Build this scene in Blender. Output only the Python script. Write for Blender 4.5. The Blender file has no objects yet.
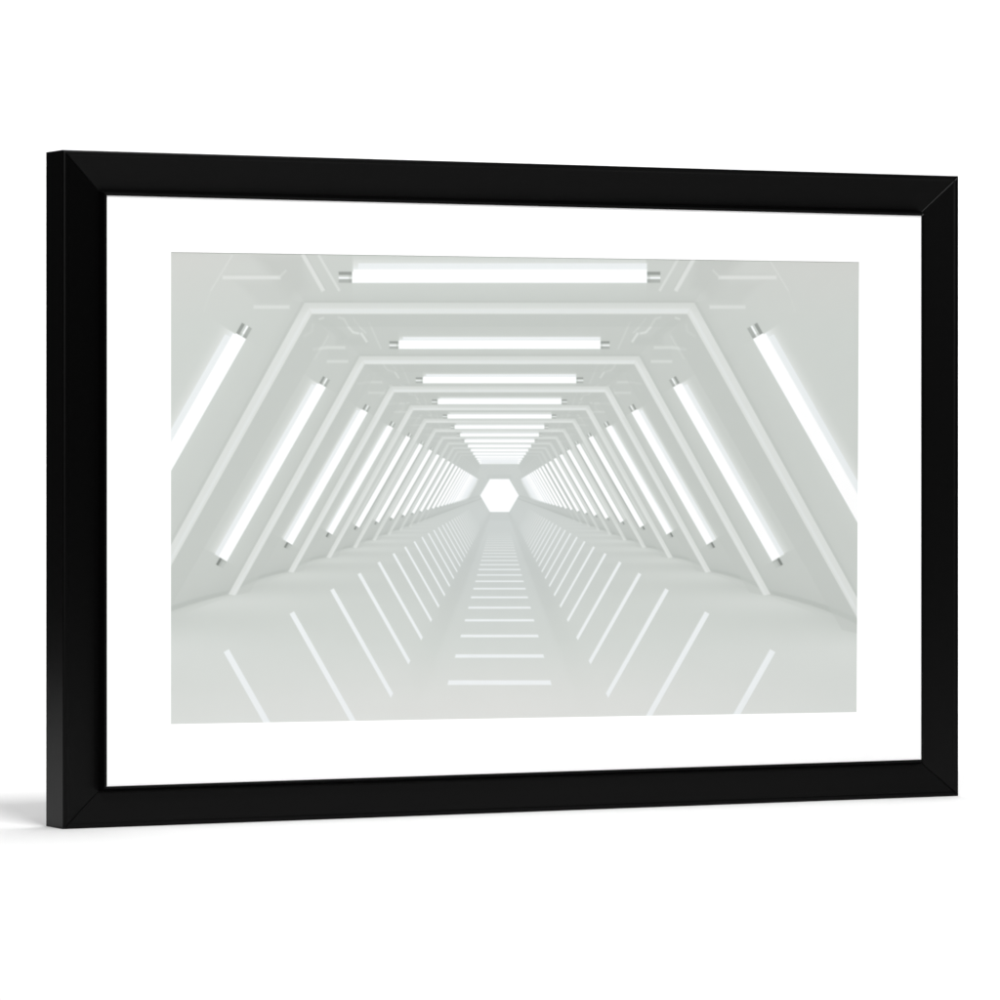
import bpy, bmesh, math
import numpy as np
from mathutils import Vector

S = bpy.context.scene
COL = S.collection
R = math.radians

# ------------------------------------------------------------------ camera
F_PX = 4932.0            # focal length in pixels of the 1000 px photograph
HORIZON = 449.0          # eye level in the photograph
EYE = 0.38               # metres above the floor
cam_d = bpy.data.cameras.new('camera')
cam = bpy.data.objects.new('camera', cam_d)
COL.objects.link(cam)
cam.location = (0, 0, EYE)
cam.rotation_euler = (R(90), 0, 0)
cam_d.sensor_width = 36
cam_d.lens = 36 * F_PX / 1000
cam_d.shift_y = -(500 - HORIZON) / 1000
cam_d.clip_start = 0.05
cam_d.clip_end = 200
S.camera = cam

# ------------------------------------------------------------------ world, exposure
W = bpy.data.worlds.new('World'); S.world = W; W.use_nodes = True
bg = W.node_tree.nodes['Background']
bg.inputs['Color'].default_value = (1, 1, 1, 1)
bg.inputs['Strength'].default_value = 0.05
S.view_settings.view_transform = 'Standard'
S.view_settings.look = 'None'
S.view_settings.exposure = 0
S.view_settings.gamma = 1
S.view_settings.use_curve_mapping = False

# ------------------------------------------------------------------ studio lamps
def area(name, loc, target, sx, sy, radiance):
    d = bpy.data.lights.new(name, 'AREA'); d.shape = 'RECTANGLE'
    d.size = sx; d.size_y = sy
    d.energy = radiance * math.pi * sx * sy
    o = bpy.data.objects.new(name, d); COL.objects.link(o)
    o.location = loc
    o.rotation_euler = (Vector(target) - Vector(loc)).to_track_quat('-Z', 'Y').to_euler()
    return o
area('overhead_softbox', (0.4, 5.8, 4.0), (0.4, 5.8, 0), 1.5, 1.7, 11.3)
area('rear_floor_fill', (0, 7.3, 3.0), (0, 7.3, 0), 3.2, 0.9, 4.5)  # added unseen fill, whitens the floor behind the frame
area('key_softbox', (0.36, 3.45, 3.6), (-0.1, 5.0, 0.2), 0.9, 0.9, 48.0)
area('front_softbox', (-0.3, -5.0, 2.4), (0.0, 5.1, 0.33), 5, 3.5, 4.8)
area('side_rail_fill', (5.2, 1.2, 3.1), (0.1, 5.1, 0.1), 3.6, 2.2, 2.0)  # unseen fill, added so the bottom rail has something bright to reflect
area('backdrop_softbox', (0, 8.8, 3.6), (0, 11.4, 0.9), 4.4, 1.6, 7.0)

# ------------------------------------------------------------------ helpers
def mat_new(name):
    m = bpy.data.materials.new(name); m.use_nodes = True
    return m, m.node_tree, m.node_tree.nodes['Principled BSDF']

def link_obj(name, me, m, parent=None):
    o = bpy.data.objects.new(name, me); COL.objects.link(o)
    if m: me.materials.append(m)
    if parent: o.parent = parent
    return o

def mesh_from(name, verts, faces):
    me = bpy.data.meshes.new(name); me.from_pydata(verts, [], faces); me.update()
    return me

# ------------------------------------------------------------------ materials
def make_white(name, base, scale, amt):
    m, nt, p = mat_new(name)
    n = nt.nodes.new('ShaderNodeTexNoise'); n.inputs['Scale'].default_value = scale
    n.inputs['Detail'].default_value = 4
    r = nt.nodes.new('ShaderNodeValToRGB')
    r.color_ramp.elements[0].color = (base - amt, base - amt, base - amt, 1)
    r.color_ramp.elements[1].color = (base, base, base, 1)
    tc = nt.nodes.new('ShaderNodeTexCoord')
    nt.links.new(tc.outputs['Object'], n.inputs['Vector'])
    nt.links.new(n.outputs['Fac'], r.inputs['Fac'])
    nt.links.new(r.outputs['Color'], p.inputs['Base Color'])
    p.inputs['Roughness'].default_value = 0.9
    p.inputs['Specular IOR Level'].default_value = 0.1
    return m
M_floor = make_white('white_sweep', 0.765, 3, 0.01)
M_mat = make_white('white_mat_board', 0.92, 400, 0.008)
M_back = make_white('brown_board', 0.35, 60, 0.05)

def make_black():
    m, nt, p = mat_new('black_lacquered_wood')
    tc = nt.nodes.new('ShaderNodeTexCoord')
    mp = nt.nodes.new('ShaderNodeMapping'); mp.inputs['Scale'].default_value = (14, 300, 300)
    n = nt.nodes.new('ShaderNodeTexNoise'); n.inputs['Scale'].default_value = 1.0
    n.inputs['Detail'].default_value = 5
    b = nt.nodes.new('ShaderNodeBump'); b.inputs['Strength'].default_value = 0.06
    b.inputs['Distance'].default_value = 0.0006
    nt.links.new(tc.outputs['Object'], mp.inputs['Vector'])
    nt.links.new(mp.outputs['Vector'], n.inputs['Vector'])
    nt.links.new(n.outputs['Fac'], b.inputs['Height'])
    nt.links.new(b.outputs['Normal'], p.inputs['Normal'])
    p.inputs['Base Color'].default_value = (0.0008, 0.0008, 0.0008, 1)
    p.inputs['Roughness'].default_value = 0.34
    p.inputs['Specular IOR Level'].default_value = 0.10
    # polished along the grain: highlights spread across it
    p.inputs['Anisotropic'].default_value = 0.8
    tg = nt.nodes.new('ShaderNodeTangent'); tg.direction_type = 'UV_MAP'
    tg.uv_map = 'grain'
    nt.links.new(tg.outputs['Tangent'], p.inputs['Tangent'])
    return m
M_black = make_black()

# ------------------------------------------------------------------ setting
floor = link_obj('floor', mesh_from('floor', [(-2.1, 1.2, 0), (2.3, 1.2, 0), (2.3, 9, 0), (-2.1, 9, 0)], [(0, 1, 2, 3)]), M_floor)
floor['kind'] = 'structure'
vs, fs = [], []
pts = [(9 + 2.5 * math.sin(a), 2.5 - 2.5 * math.cos(a)) for a in [R(90) * i / 24 for i in range(25)]] + [(11.5, 3.6)]
for y, z in pts: vs += [(-2.1, y, z), (2.3, y, z)]
for i in range(len(pts) - 1): fs.append((2*i, 2*i+1, 2*i+3, 2*i+2))
backdrop = link_obj('backdrop', mesh_from('backdrop', vs, fs), M_floor)
for p in backdrop.data.polygons: p.use_smooth = True
backdrop['kind'] = 'structure'

# ------------------------------------------------------------------ the framed print
def floor_pt(u, v):
    y = EYE * F_PX / (v - HORIZON)
    return ((u - 500) / F_PX * y, y)
A = floor_pt(63.5, 829.3); B = floor_pt(959, 796)
ang = math.atan2(B[1] - A[1], B[0] - A[0])
FW = math.hypot(B[0] - A[0], B[1] - A[1])
FH = 0.679
FD = 0.047
W_IN = 0.0472             # moulding width
ca, sa = math.cos(ang), math.sin(ang)
CX, CY = (A[0] + B[0]) / 2, (A[1] + B[1]) / 2
root = bpy.data.objects.new('framed_picture', None); COL.objects.link(root)
root.location = (CX, CY, 0); root.rotation_euler = (0, 0, ang)
root['label'] = 'black framed print of a white hexagonal corridor standing on the white floor'
root['category'] = 'framed picture'

def on_plane(u, v, b):
    """photograph measurement -> (x, z) on the picture's plane, b metres behind its front"""
    dx = (u - 500) / F_PX; dz = -(v - HORIZON) / F_PX
    ox, oy = CX - b * sa, CY + b * ca
    t = (ox * -sa + oy * ca) / (dx * -sa + ca)
    X, Y = dx * t - ox, t - oy
    return (X * ca + Y * sa, EYE + dz * t)

# moulding profile: (inward from the outer edge, depth behind the front)
PROFILE = [(0.0, FD), (0.0, 0.0022), (0.0006, 0.0008), (0.002, 0.0), (0.0045, 0.0004),
           (0.0062, 0.0012), (0.0418, 0.0100), (0.0433, 0.0050), (0.0445, 0.0010), (W_IN - .0006, 0.0008), (W_IN, 0.0012),
           (W_IN, 0.0030), (0.0408, 0.0125), (0.036, 0.0135), (0.036, FD)]
def moulding(name, corner0, corner1, in0, in1):
    """mitred length between two outer corners; in0/in1: inward diagonal directions"""
    verts, faces = [], []
    n = len(PROFILE)
    dl = math.hypot(corner1[0] - corner0[0], corner1[1] - corner0[1])
    ux, uz = (corner1[0] - corner0[0]) / dl, (corner1[1] - corner0[1]) / dl
    # four rings: the ends are eased with a small chamfer along the mitre
    for (cx, cz), (ix, iz), off, back in ((corner0, in0, 0, 1), (corner0, in0, .0009, 0), (corner1, in1, -.0009, 0), (corner1, in1, 0, 1)):
        for a, b in PROFILE:
            bb = b + (.0005 * back if 0 < a and b < .0125 else 0)
            verts.append((cx + ix * a + ux * off, bb, cz + iz * a + uz * off))
    for k in range(3):
        for i in range(n):
            j = (i + 1) % n
            faces.append((k*n + i, k*n + j, (k+1)*n + j, (k+1)*n + i))
    faces.append(tuple(range(n))[::-1]); faces.append(tuple(range(3 * n, 4 * n)))
    # put origin at the piece's middle
    mx = (corner0[0] + corner1[0]) / 2; mz = (corner0[1] + corner1[1]) / 2
    horiz = abs(corner1[0] - corner0[0]) > 0.01
    me = mesh_from(name, [(x - mx, y, z - mz) for x, y, z in verts], faces)
    bm = bmesh.new(); bm.from_mesh(me); bmesh.ops.recalc_face_normals(bm, faces=bm.faces); bm.to_mesh(me); bm.free()
    if not horiz:       # local X always runs along the grain
        for v in me.vertices: v.co = (v.co.z, v.co.y, -v.co.x)
    uv = me.uv_layers.new(name='grain')      # u runs across the grain
    for lp in me.loops:
        c = me.vertices[lp.vertex_index].co
        uv.data[lp.index].uv = (c.z + c.y * 0.7, c.x)
    o = link_obj(name, me, M_black, root)
    o.location = (mx, 0, mz)
    if not horiz: o.rotation_euler = (0, R(-90), 0)
    return o
g = 0.00012   # hairline gap at the mitres
h = FW / 2
kt, kb = 0.0445 / W_IN, 0.0412 / W_IN      # the rails are a little narrower than the stiles
TL, TR, BR, BL = (-h, FH), (h, FH), (h, 0), (-h, 0)
def sh(c, dx, dz): return (c[0] + dx, c[1] + dz)
moulding('frame_rail', sh(TL, g, 0), sh(TR, -g, 0), (1, -kt), (-1, -kt))
moulding('frame_rail', sh(BL, g, 0), sh(BR, -g, 0), (1, kb), (-1, kb))
moulding('frame_stile', sh(BL, 0, g), sh(TL, 0, -g), (1, kb), (1, -kt))
moulding('frame_stile', sh(BR, 0, g), sh(TR, 0, -g), (-1, kb), (-1, -kt))

# mat board: a sheet with a bevelled window
B_MAT, B_PRINT = 0.0021, 0.0026
win = [on_plane(*p, B_MAT) for p in ((171, 252), (859, 262), (856.5, 712), (171, 724))]
win_in = [on_plane(*p, B_PRINT - 0.0001) for p in ((171, 252), (859, 262), (856.5, 712), (171, 724))]
q = 0.0456
qt, qb = 0.0456 * kt, 0.0456 * kb
out = [(-h + q, FH - qt), (h - q, FH - qt), (h - q, qb), (-h + q, qb)]
mv = [(x, B_MAT, z) for x, z in out] + [(x, B_MAT, z) for x, z in win] + [(x, B_PRINT - 0.0001, z) for x, z in win_in] + [(x, B_PRINT - 0.0001, z) for x, z in out]
mf = []
for i in range(4):
    j = (i + 1) % 4
    mf += [(i, j, 4 + j, 4 + i), (4 + i, 4 + j, 8 + j, 8 + i), (8 + i, 8 + j, 12 + j, 12 + i), (12 + i, 12 + j, j, i)]
link_obj('mat_board', mesh_from('mat_board', mv, mf), M_mat, root)

# backing board
bm = bmesh.new(); bmesh.ops.create_cube(bm, size=1)
for v in bm.verts:
    v.co = (v.co.x * (FW - 2 * 0.037), 0.0170 + v.co.y * 0.004, FH / 2 + v.co.z * (FH - 2 * 0.037))
me = bpy.data.meshes.new('backing_board'); bm.to_mesh(me); bm.free()
link_obj('backing_board', me, M_back, root)

# ------------------------------------------------------------------ the printed image (ink on flat paper)
# The corridor picture is drawn in the print's own coordinates from a one-point perspective of a hexagonal corridor.
SS = 3                                  # drawing resolution
X0, Y0, X1, Y1 = 166, 246, 864, 730
NXs, NYs = (X1 - X0) * SS, (Y1 - Y0) * SS
gx = (X0 + (np.arange(NXs) + 0.5) / SS).astype(np.float32)
gy = (Y0 + (np.arange(NYs) + 0.5) / SS).astype(np.float32)
U, V = np.meshgrid(gx, gy)
VX, VY = 499.5, 492.0
L = np.full(U.shape, 204.0, np.float32)

def bbox(P):
    xs = [p[0] for p in P]; ys = [p[1] for p in P]
    i0 = max(0, int((min(xs) - X0) * SS) - 1); i1 = min(NXs, int((max(xs) - X0) * SS) + 2)
    j0 = max(0, int((min(ys) - Y0) * SS) - 1); j1 = min(NYs, int((max(ys) - Y0) * SS) + 2)
    return i0, i1, j0, j1

def poly(P, val, alpha=1.0, grad=None, soft=0.0):
    """convex polygon; val a number, or grad=(p0,p1,v0,v1,a0,a1): value/alpha vary linearly from p0 to p1"""
    if soft:
        cx = sum(p[0] for p in P) / len(P); cy = sum(p[1] for p in P) / len(P)
        Pb = [(p[0] + (soft if p[0] > cx else -soft), p[1] + (soft if p[1] > cy else -soft)) for p in P]
    else: Pb = P
    i0, i1, j0, j1 = bbox(Pb)
    if i1 <= i0 or j1 <= j0: return
    u = U[j0:j1, i0:i1]; v = V[j0:j1, i0:i1]
    area2 = sum(P[k][0] * P[(k+1) % len(P)][1] - P[(k+1) % len(P)][0] * P[k][1] for k in range(len(P)))
    sgn = 1 if area2 > 0 else -1
    d = np.full(u.shape, 1e9, np.float32)
    for k in range(len(P)):
        (x0, y0), (x1, y1) = P[k], P[(k+1) % len(P)]
        ln = math.hypot(x1 - x0, y1 - y0)
        if ln < 1e-6: continue
        d = np.minimum(d, sgn * ((x1 - x0) * (v - y0) - (y1 - y0) * (u - x0)) / ln)
    w = soft if soft else 0.35
    a = np.clip(0.5 + d / (2 * w), 0, 1)
    if soft: a = a * a * (3 - 2 * a)
    if grad:
        p0, p1, v0, v1, a0, a1 = grad
        dx, dy = p1[0] - p0[0], p1[1] - p0[1]
        t = np.clip(((u - p0[0]) * dx + (v - p0[1]) * dy) / (dx * dx + dy * dy), 0, 1)
        val = v0 + (v1 - v0) * t
        a = a * (a0 + (a1 - a0) * t)
    else: a = a * alpha
    L[j0:j1, i0:i1] += a * (val - L[j0:j1, i0:i1])

def P3(x, y, z): return (VX + x / z, VY + y / z)

# corridor shell: regular hexagon, centre 354 below the eye line, circumradius 950
HR, HC = 950.0, 354.0
dx, dy = U - VX, V - VY
zi = []                                   # 1/z for each of the six planes
for k in range(6):
    a = R(60 * k + 30) - R(0)
    # plane normals at 30,90,150,... measured so that two are horizontal faces
    nx, ny = math.cos(a), math.sin(a)
    dd = HR * 0.8660 + HC * ny
    zi.append((nx * dx + ny * dy) / dd)
ZI = np.stack(zi); face = ZI.argmax(0); inv = np.maximum(ZI.max(0), 1e-4); Z = 1.0 / inv
# faces: 0 lower right, 1 floor, 2 lower left, 3 upper left, 4 ceiling, 5 upper right
upper = face >= 3
# --- lower three faces
t = np.interp(V, [495, 512, 525, 540, 560, 585, 610, 640, 675, 700, 725], [204, 206, 206.5, 206, 204.5, 206, 208.5, 211, 215.5, 218.5, 220])
side = np.clip(np.abs(dx) / 340, 0, 1)
t = t - 2.0 * side * np.clip((V - 620) / 80, 0, 1)
yy = np.maximum(V - VY, 2.0)
band = np.cos(2 * np.pi * (355.0 / yy - 2.22))
near = np.clip((Z - 2) / 1, 0, 1)
sx = np.abs(dx) * Z; sy = dy * Z
fall = np.exp(-np.maximum(sy - 340, 0) / 125.0)
t = t + (band * 5.2 + 2.0) * fall * np.clip((16 - Z) / 8, 0, 1)
# corners between floor and lower walls read as slightly deeper strips far down the corridor
cor = np.exp(-((sx - 500) / 75.0) ** 2) * (face != 1) + np.exp(-((sx - 475) / 40.0) ** 2) * (face == 1)
t = t - 4.5 * cor * np.clip((Z - 5) / 5, 0, 1) * (~upper)
# contact shade along the upper wall joint
jn = np.exp(-np.maximum(sy - 354 + 8, 0) / 16.0)
t = t - 8 * jn
L[:] = t
# --- upper faces base, between ribs
tu = np.interp(Z, [1, 2, 2.6, 4, 8, 16, 30, 60], [210, 207, 203, 200, 199, 200, 203, 205]).astype(np.float32)
tu = tu - 1.5 * (face == 4)
wj = np.exp(-np.maximum(354 - sy, 0) / 45.0) * (face != 4)
tu = tu - (8 + 5 * np.clip((Z - 4) / 6, 0, 1)) * wj
L = np.where(upper, tu, L).astype(np.float32)

def mir(P, s): return [(VX + s * (x - VX), y) for x, y in P]

def tube(pa, pb, z, rad, out, capl, refl, far):
    """lit tube from pa to pb (cross-section coordinates) at depth z; out = unit vector to the wall side"""
    a = P3(*pa, z); b = P3(*pb, z)
    lx, ly = b[0] - a[0], b[1] - a[1]; ln = math.hypot(lx, ly); lx /= ln; ly /= ln
    ox, oy = out
    r = rad / z; c = capl / z; rf = refl / z
    def q(s0, s1, e0, e1):   # along s, across e (towards out positive)
        return [(s0[0] + lx * 0 + ox * e0, s0[1] + oy * e0), (s1[0] + ox * e0, s1[1] + oy * e0),
                (s1[0] + ox * e1, s1[1] + oy * e1), (s0[0] + ox * e1, s0[1] + oy * e1)]
    a_in = (a[0] + lx * c, a[1] + ly * c); b_in = (b[0] - lx * c, b[1] - ly * c)
    if not far:
        G = q((a_in[0] + lx * 14 / z, a_in[1] + ly * 14 / z), b_in, r, r + rf * 1.0 + 9 / z)
        # soft spill on the wall around the tube
        H = q((a_in[0] + lx * 1, a_in[1] + ly), (b_in[0] - lx, b_in[1] - ly), r * 0.4, r + rf * 4.2)
        poly(H, 0, grad=((a[0] + ox * (r + rf * .6), a[1] + oy * (r + rf * .6)), (a[0] + ox * (r + rf * 4.1), a[1] + oy * (r + rf * 4.1)), 246, 214, .95, 0.0))
        H2 = q(a_in, b_in, -r * 0.6, -r - rf * 5)
        poly(H2, 0, grad=((a[0] - ox * r, a[1] - oy * r), (a[0] - ox * (r + rf * 5), a[1] - oy * (r + rf * 5)), 209, 203, .7, 0.0))
        H3 = q(a_in, b_in, r, r + rf * 9)
        poly(H3, 0, grad=((a[0] + ox * r, a[1] + oy * r), (a[0] + ox * (r + rf * 9), a[1] + oy * (r + rf * 9)), 216, 206, .55, 0.0))
    if not far: poly(G, 239, alpha=.85, soft=min(1.1, 2.4 / z + .35))
    # end caps with metal banding
    if z < 12:
        for (e, f) in ((a, a_in), (b, b_in)):
            low = e is b and abs(ly) > .3
            bands = [(-1, -.3, 180), (-.3, .05, 250), (.05, .4, 208), (.4, 1, 163)]
            if low: bands = [(-1, -.2, 196), (-.2, .35, 184), (.35, 1, 142)]
            fade = min(1, max(0, (13 - z) / 6))
            for (e0, e1, vv) in bands:
                poly(q(e, f, r * e0, r * e1), vv, alpha=fade)
            m = (e[0] * .25 + f[0] * .75, e[1] * .25 + f[1] * .75)
            poly(q(m, f, -r, r), 165, alpha=.3 * fade)
    poly(q((a_in[0] + lx * rf * .3, a_in[1] + ly * rf * .3), b_in, -r, r + rf * .55), 255)
    poly(q(a_in, b_in, -r, r), 255)

S3 = (0.8660, 0.5)
# soft scallops of the floor edge between rib feet
for k in range(-1, 9):
    za, zb = k + 2.54, k + 3.54
    for s in (-1, 1):
        if za < 1.2: continue
        fpts = []
        for i in range(9):
            f = i / 8; z = 1 / ((1 - f) / za + f / zb)
            lift = (15 if k >= 0 else -2) * math.sin(math.pi * f) ** .8 * (1 if za > 1.6 else .9)
            fpts.append((f, z, lift))
        for (f0, z0, l0), (f1, z1, l1) in zip(fpts[:-1], fpts[1:]):
            poly([P3(s * 960, 362 - l0, z0), P3(s * 960, 362 - l1, z1), P3(s * 955, 368, z1), P3(s * 955, 368, z0)],
                 203.5 if k > 0 else 205, alpha=.8)
            poly([P3(s * 965, 350 - l0, z0), P3(s * 965, 350 - l1, z1), P3(s * 958, 364 - l1, z1), P3(s * 958, 364 - l0, z0)],
                 187, alpha=.6, soft=.8)

NB = 26
for k in range(NB, -1, -1):
    zr = k + 2.54              # rib in front of bay k+1
    zt = k + 2.17              # lamp of bay k
    fade = float(np.clip((14 - zr) / 9, 0.05, 1))
    # ---- rib ring (ceiling and both upper walls)
    if zr > 1.2:
        o0 = (-495, -481); o1 = (-960, 362)
        i0 = (-477, -452); i1 = (-934, 366)
        b0 = (-463, -430); b1 = (-924, 372)
        for s in (-1, 1):
            def m(p): return (p[0] * -s, p[1])
            a = P3(*m(o0), zr); b = P3(*m(o1), zr); c = P3(*m(i1), zr); d = P3(*m(i0), zr)
            e = P3(*m(b0), zr + .16); f = P3(*m(b1), zr + .16)
            # underside of the rib, turned away from the lamp
            w_in = 14.0 / zr
            poly([d, c, (c[0] + s * w_in * -1 * -1 * 0 + (f[0] - c[0]), f[1]), e], 197, alpha=(.55 if zr < 8 else .1) * fade)
            # lit stripe
            poly([a, b, c, d], 0, grad=(a, d, 210, 219, 1 * fade, 1 * fade))
            mx = [(a[0] * .45 + d[0] * .55, a[1] * .45 + d[1] * .55), (b[0] * .45 + c[0] * .55, b[1] * .45 + c[1] * .55), (b[0] * .2 + c[0] * .8, b[1] * .2 + c[1] * .8), (a[0] * .2 + d[0] * .8, a[1] * .2 + d[1] * .8)]
            poly(mx, 226, alpha=.55 * fade)
        # ceiling length of the rib
        P = [P3(-495, -481, zr), P3(495, -481, zr), P3(477, -452, zr), P3(-477, -452, zr)]
        poly([P3(-477, -452, zr), P3(477, -452, zr), P3(463, -436, zr + .1), P3(-463, -436, zr + .1)], 196, alpha=(.5 if zr < 8 else .0) * fade)
        poly(P, 0, grad=(P3(0, -481, zr), P3(0, -452, zr), 211, 220, fade, fade))
        poly([P3(-484, -466, zr), P3(484, -466, zr), P3(478, -455, zr), P3(-478, -455, zr)], 227, alpha=.6 * fade)
        # soft shade the rib leaves on the panel beside it
        for s in (-1, 1):
            A0, A1 = P3(s * 495, -481, zr), P3(s * 960, 362, zr)
            poly([A0, A1, (A1[0] + s * 34 / zr, A1[1]), (A0[0] + s * 34 / zr, A0[1] - 8 / zr)], 0,
                 grad=(A0, (A0[0] + s * 30 / zr, A0[1] - 16 / zr), 195, 199, .45 * fade, 0))
        poly([P3(-510, -504, zr), P3(510, -504, zr), P3(495, -481, zr), P3(-495, -481, zr)], 0,
             grad=(P3(0, -481, zr), P3(0, -504, zr), 195, 199, .5 * fade, 0))
        # thin dark line where the rib meets the panel in front of it
        for s in (-1, 1):
            poly([P3(s * 495, -481, zr), P3(s * 960, 362, zr), P3(s * 968, 362, zr), P3(s * 501, -486, zr)], 193, alpha=.35 * fade)
        poly([P3(-499, -486, zr), P3(499, -486, zr), P3(495, -481, zr), P3(-495, -481, zr)], 193, alpha=.35 * fade)
    # ---- panel relief at the ceiling corners
    n = k
    if 0 <= n <= 7 and zt > 1:
        s1 = 2.75 / (2.75 + n); s2 = 2.3 / (2.3 + n)
        fd = 1.0 if n < 2 else max(0.15, 1 - .16 * n)
        for s in (-1, 1):
            def T(x, y, sc): return (VX + s * x * sc, VY + y * sc)
            def line(x0, y0, x1, y1, w, v, al, sc, soft=.5):
                ln = math.hypot(x1 - x0, y1 - y0); px, py = -(y1 - y0) / ln * w / 2, (x1 - x0) / ln * w / 2
                poly([T(x0 + px, y0 + py, sc), T(x1 + px, y1 + py, sc), T(x1 - px, y1 - py, sc), T(x0 - px, y0 - py, sc)], v, alpha=al * fd, soft=soft)
            if n > 0: continue
            # recessed corner panel, a shade darker
            poly([T(246, -236, s2), T(196, -236, s2), T(192, -205, s2), T(212, -196, s2)], 196, alpha=.55, soft=7)
            poly([T(262, -210, s2), T(212, -210, s2), T(206, -190, s2), T(240, -188, s2)], 200, alpha=.5, soft=5)
            # bars on the ceiling slope
            line(197, -238, 176, -201, 4.2, 220, .95, s1, 1.0)
            line(194.5, -239, 173.5, -202, 1.2, 196, .5, s1)
            line(181, -237, 160, -201, 2.6, 217, .9, s1, .7)
            if n == 0: pass
            # horizontal bars on the wall
            line(277, -214.5, 219, -214.5, 3.6, 219, 1, s2, 1.1)
            line(246, -185, 210, -185, 3.4, 217, 1, s2, 1.1)
            line(275, -217.6, 219, -217.6, 1.5, 202, .4, s2, .9)
            if n > 0: pass
            else:
                line(267, -237, 289, -201, 1.4, 216, .8, 1, .7)
                line(289, -201, 296, -180, 1.2, 211, .6, 1, .7)
                line(221, -214, 213, -222, 2.0, 213, .7, 1, 1.0)
    # ---- deeper bays: bent strips and brackets of the corner panels
    if 1 <= k <= 6:
        sc = 3.17 / zt
        al = [0, .85, .6, .5, .4, .35, .3][k]
        for s in (-1, 1):
            def st(pts, w, v, a, soft=.85):
                q_ = [(VX + s * (VX - x) * sc, VY + (y - VY) * sc) for x, y in pts]
                for (xa, ya), (xb, yb) in zip(q_[:-1], q_[1:]):
                    ln = math.hypot(xb - xa, yb - ya); px, py = -(yb - ya) / ln * w * sc / 2, (xb - xa) / ln * w * sc / 2
                    ex, ey = (xb - xa) / ln * .2, (yb - ya) / ln * .2
                    poly([(xa + px - ex, ya + py - ey), (xb + px + ex, yb + py + ey), (xb - px + ex, yb - py + ey), (xa - px - ex, ya - py - ey)], v, alpha=a * al, soft=soft)
            st([(314, 316), (330, 327), (345, 338)], 7, 195, .55, 2.0)
            st([(336, 341), (368, 341)], 8, 195, .5, 2.2)
            st([(328, 354), (348, 354)], 8, 198, .45, 2.0)
            st([(338, 317), (344, 319), (348.5, 327), (353, 332.3), (359, 333.5)], 2.2, 220, .95)
            st([(361, 333), (367, 342)], 2.4, 221, .95)
            st([(353, 318), (361, 328.5), (366, 333)], 1.4, 216, .7)
            st([(369, 322), (381, 349)], 1.8, 213, .6)
            st([(319, 319.3), (324, 317.6)], 2.0, 236, .8, .5)
            st([(313, 324), (312, 331), (303.5, 336.5)], 2.6, 215, .75, .9)
            st([(328.5, 336), (315, 359)], 1.3, 213, .6)
            st([(313, 349.5), (327, 347.4), (345, 347.6)], 3.0, 217, .85, .8)
            st([(327, 361.5), (348, 361.5)], 2.8, 217, .9, .8)
    # ---- lamps
    if k >= 0:
        far = zt > 20
        if k <= 14:
            tube((-349, -466), (349, -466), zt, 12, (0, -1), 29, 9 if k == 0 else 4.5, far)
        for s in (-1, 1) if k < 18 else ():
            tube((s * 548, -361), (s * 888, 236), zt, 12.5, (s * S3[0], -S3[1]), 26, 10, zt > 12)

for k in range(14, 3, -1):
    z = k + 2.17
    poly([P3(-322, -478, z), P3(322, -478, z), P3(322, -456, z), P3(-322, -456, z)], 255, alpha=.95 if k < 11 else .7)
# far end of the corridor: lamps merge into one glowing wedge each side
for s in (-1, 1):
    def m(x, y): return (VX + s * x, VY + y)
    for k in range(NB - 1, 3, -1):
        z = k + 2.17
        a, b = P3(s * 560, -340, z), P3(s * 876, 214, z)
        w0, w1 = 12.5 / z, 18 / z
        P = [(a[0] - s * S3[0] * w0, a[1] + S3[1] * w0), (b[0] - s * S3[0] * w0, b[1] + S3[1] * w0), (b[0] + s * S3[0] * w1, b[1] - S3[1] * w1), (a[0] + s * S3[0] * w1, a[1] - S3[1] * w1)]
        poly(P, 255, alpha=float(np.clip((29 - z) / 8, .15, 1)))
        dk = max(.9, 3.2 / z * 2)
        g0, g1 = w0 + .15, w0 + min(1.3, 9 / z)
        P = [(a[0] - s * S3[0] * g0, a[1] + S3[1] * g0), (b[0] - s * S3[0] * g0, b[1] + S3[1] * g0), (b[0] - s * S3[0] * g1, b[1] + S3[1] * g1), (a[0] - s * S3[0] * g1, a[1] + S3[1] * g1)]
        if z < 19: poly(P, 174, alpha=.8 if z < 13 else .5)
        g0, g1 = w1, w1 + min(1.2, 7 / z)
        P = [(a[0] + s * S3[0] * g0, a[1] - S3[1] * g0), (b[0] + s * S3[0] * g0, b[1] - S3[1] * g0), (b[0] + s * S3[0] * g1, b[1] - S3[1] * g1), (a[0] + s * S3[0] * g1, a[1] - S3[1] * g1)]
        if z < 14: poly(P, 186, alpha=.6)
    poly([m(19, 2.6), m(31, 5.8), m(64, 16.0), m(64, 18.2), m(31, 8.4), m(19, 4.6)], 196, alpha=.6, soft=.9)
poly([(480, 457), (519, 457), (517.5, 463.5), (481.5, 463.5)], 0, grad=((500, 455), (500, 463), 252, 236, .9, .85), soft=.8)
poly([(481.5, 464), (517.5, 464), (522, 474), (512, 479.5), (487, 479.5), (477, 474)], 205, alpha=.9, soft=1.2)
poly([(488, 474.5), (511, 474.5), (513, 479.5), (486, 479.5)], 201, alpha=.8, soft=1.0)
poly([(VX - 22, 480), (VX - 19.5, 478), (VX - 9.5, 478.5), (VX - 19.3, 495.4), (VX - 25, 495)], 204, alpha=.8, soft=1)
poly([(VX + 22, 480), (VX + 19.5, 478), (VX + 9.5, 478.5), (VX + 19.3, 495.4), (VX + 25, 495)], 204, alpha=.8, soft=1)
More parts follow.
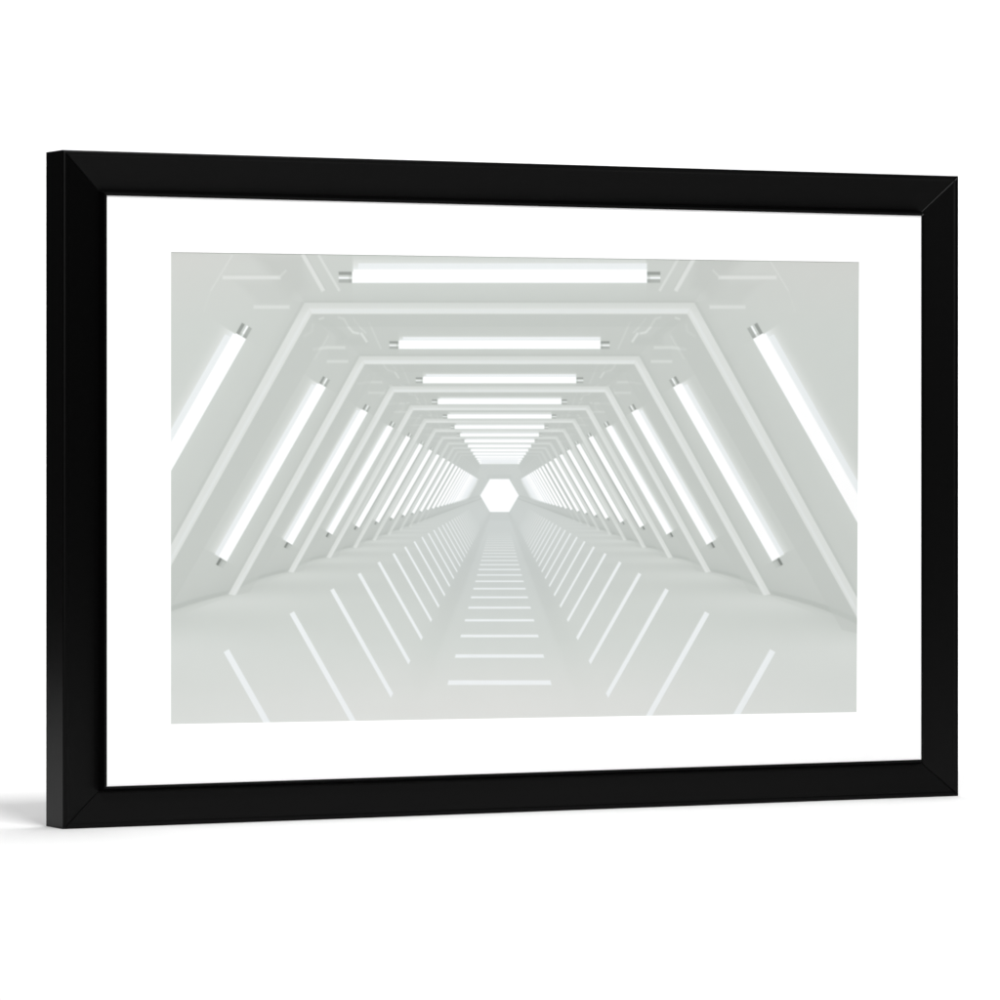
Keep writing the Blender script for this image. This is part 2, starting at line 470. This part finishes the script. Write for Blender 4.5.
# wide open end
poly([(VX - 9.6, 479), (VX + 9.6, 479), (VX + 19.3, 495.4), (VX + 9.6, 512), (VX - 9.6, 512), (VX - 19.3, 495.4)], 255)
poly([(489, 512.5), (510, 512.5), (512, 520), (487, 520)], 201, alpha=.5, soft=1.5)

# bright slots in the floor and the lower walls
DZ = 0.073
for k in range(0, 34):
    z = k + 2.17
    hw = DZ * (1 + max(0, z - 8) * .05)
    z0, z1 = z - hw, z + hw
    fl = float(np.clip((30 - z) / 14, 0, 1))
    v = 240
    if k >= 4: poly([P3(-317, 1176, z1), P3(317, 1176, z1), P3(317, 1176, z0), P3(-317, 1176, z0)], v, alpha=fl)
    for s in (-1, 1):
        hw = [.045, .03, .044, .054, .065][k] if k < 5 else DZ * (1 + max(0, z - 7) * .05)
        z0, z1 = z - hw, z + hw
        poly([P3(s * 866, 503, z1), P3(s * 556, 1052, z1), P3(s * 556, 1052, z0), P3(s * 866, 503, z0)], v, alpha=fl)

# slight softness of a digital print and down-sampling to the printing grid
def blur1(a, ax):
    k = np.array([.02, .20, .56, .20, .02], np.float32)
    r = np.zeros_like(a)
    for i, w in enumerate(k): r += w * np.roll(a, i - 2, axis=ax)
    return r
L = np.where(L < 236, 207 + (L - 207) * 1.18, L)
L = blur1(blur1(L, 0), 1)

STEP = 2
GX, GY = (X1 - X0) * SS // STEP, (Y1 - Y0) * SS // STEP
def sample(A_):                         # colour at grid corners
    pad = np.pad(A_, 1, mode='edge')
    c = (pad[:-1, :-1] + pad[1:, :-1] + pad[:-1, 1:] + pad[1:, 1:]) / 4
    return c[::STEP, ::STEP][:GY + 1, :GX + 1]
Lg = sample(L)
cu = X0 + np.arange(GX + 1) * STEP / SS
cv = Y0 + np.arange(GY + 1) * STEP / SS
CU, CV = np.meshgrid(cu, cv)
k = np.clip((255 - Lg) / 46, 0, 1)
warm = np.clip((CV - 650) / 60, 0, 1) * np.clip(1 - np.abs(CU - 500) / 420, 0, 1) + np.clip((330 - CV) / 90, 0, 1) * np.clip((np.abs(CU - 500) - 120) / 200, 0, 1)
warm = np.clip(warm, 0, 1)
cool = np.exp(-((CU - 500) ** 2 + (CV - 530) ** 2) / 90 ** 2)
Rr = Lg + k * (-3.0 + 2.6 * warm - .5 * cool)
Gg = Lg + k * (1.6 - 0.9 * warm)
Bb = Lg + k * (-2.6 - 0.4 * warm + 2.6 * cool)
bright = np.clip((Lg - 222) / 18, 0, 1) * k * 3
Rr -= bright * 2.2; Bb += bright * 2.4
rgb = np.clip(np.stack([Rr, Gg, Bb], -1) / 255, 0, 1)
lin = np.where(rgb <= .04045, rgb / 12.92, ((rgb + .055) / 1.055) ** 2.4)
INK = 0.85              # paper white x the share of the studio light falling on the print
lin = lin * INK

dxp = (CU - 500) / F_PX; dzp = -(CV - HORIZON) / F_PX
ox, oy = CX - B_PRINT * sa, CY + B_PRINT * ca
tt = (-ox * sa + oy * ca) / (-dxp * sa + ca)
XX = (dxp * tt - ox) * ca + (tt - oy) * sa
ZZ = EYE + dzp * tt
nv = XX.size
co = np.empty((nv, 3), np.float32); co[:, 0] = XX.ravel(); co[:, 1] = B_PRINT; co[:, 2] = ZZ.ravel()
idx = np.arange(nv).reshape(GY + 1, GX + 1)
quads = np.stack([idx[:-1, :-1], idx[1:, :-1], idx[1:, 1:], idx[:-1, 1:]], -1).reshape(-1, 4)
me = bpy.data.meshes.new('print')
nf = len(quads)
me.vertices.add(nv); me.vertices.foreach_set('co', co.ravel())
me.loops.add(nf * 4); me.loops.foreach_set('vertex_index', quads.ravel().astype(np.int32))
me.polygons.add(nf); me.polygons.foreach_set('loop_start', np.arange(nf, dtype=np.int32) * 4)
me.update(calc_edges=True)
at = me.color_attributes.new('ink', 'FLOAT_COLOR', 'POINT')
rgba = np.ones((nv, 4), np.float32); rgba[:, :3] = lin.reshape(-1, 3)
at.data.foreach_set('color', rgba.ravel())
M_print, nt, p = mat_new('printed_paper')
ca_n = nt.nodes.new('ShaderNodeVertexColor'); ca_n.layer_name = 'ink'
nt.links.new(ca_n.outputs['Color'], p.inputs['Base Color'])
p.inputs['Roughness'].default_value = 0.9
p.inputs['Specular IOR Level'].default_value = 0.05
link_obj('print', me, M_print, root)
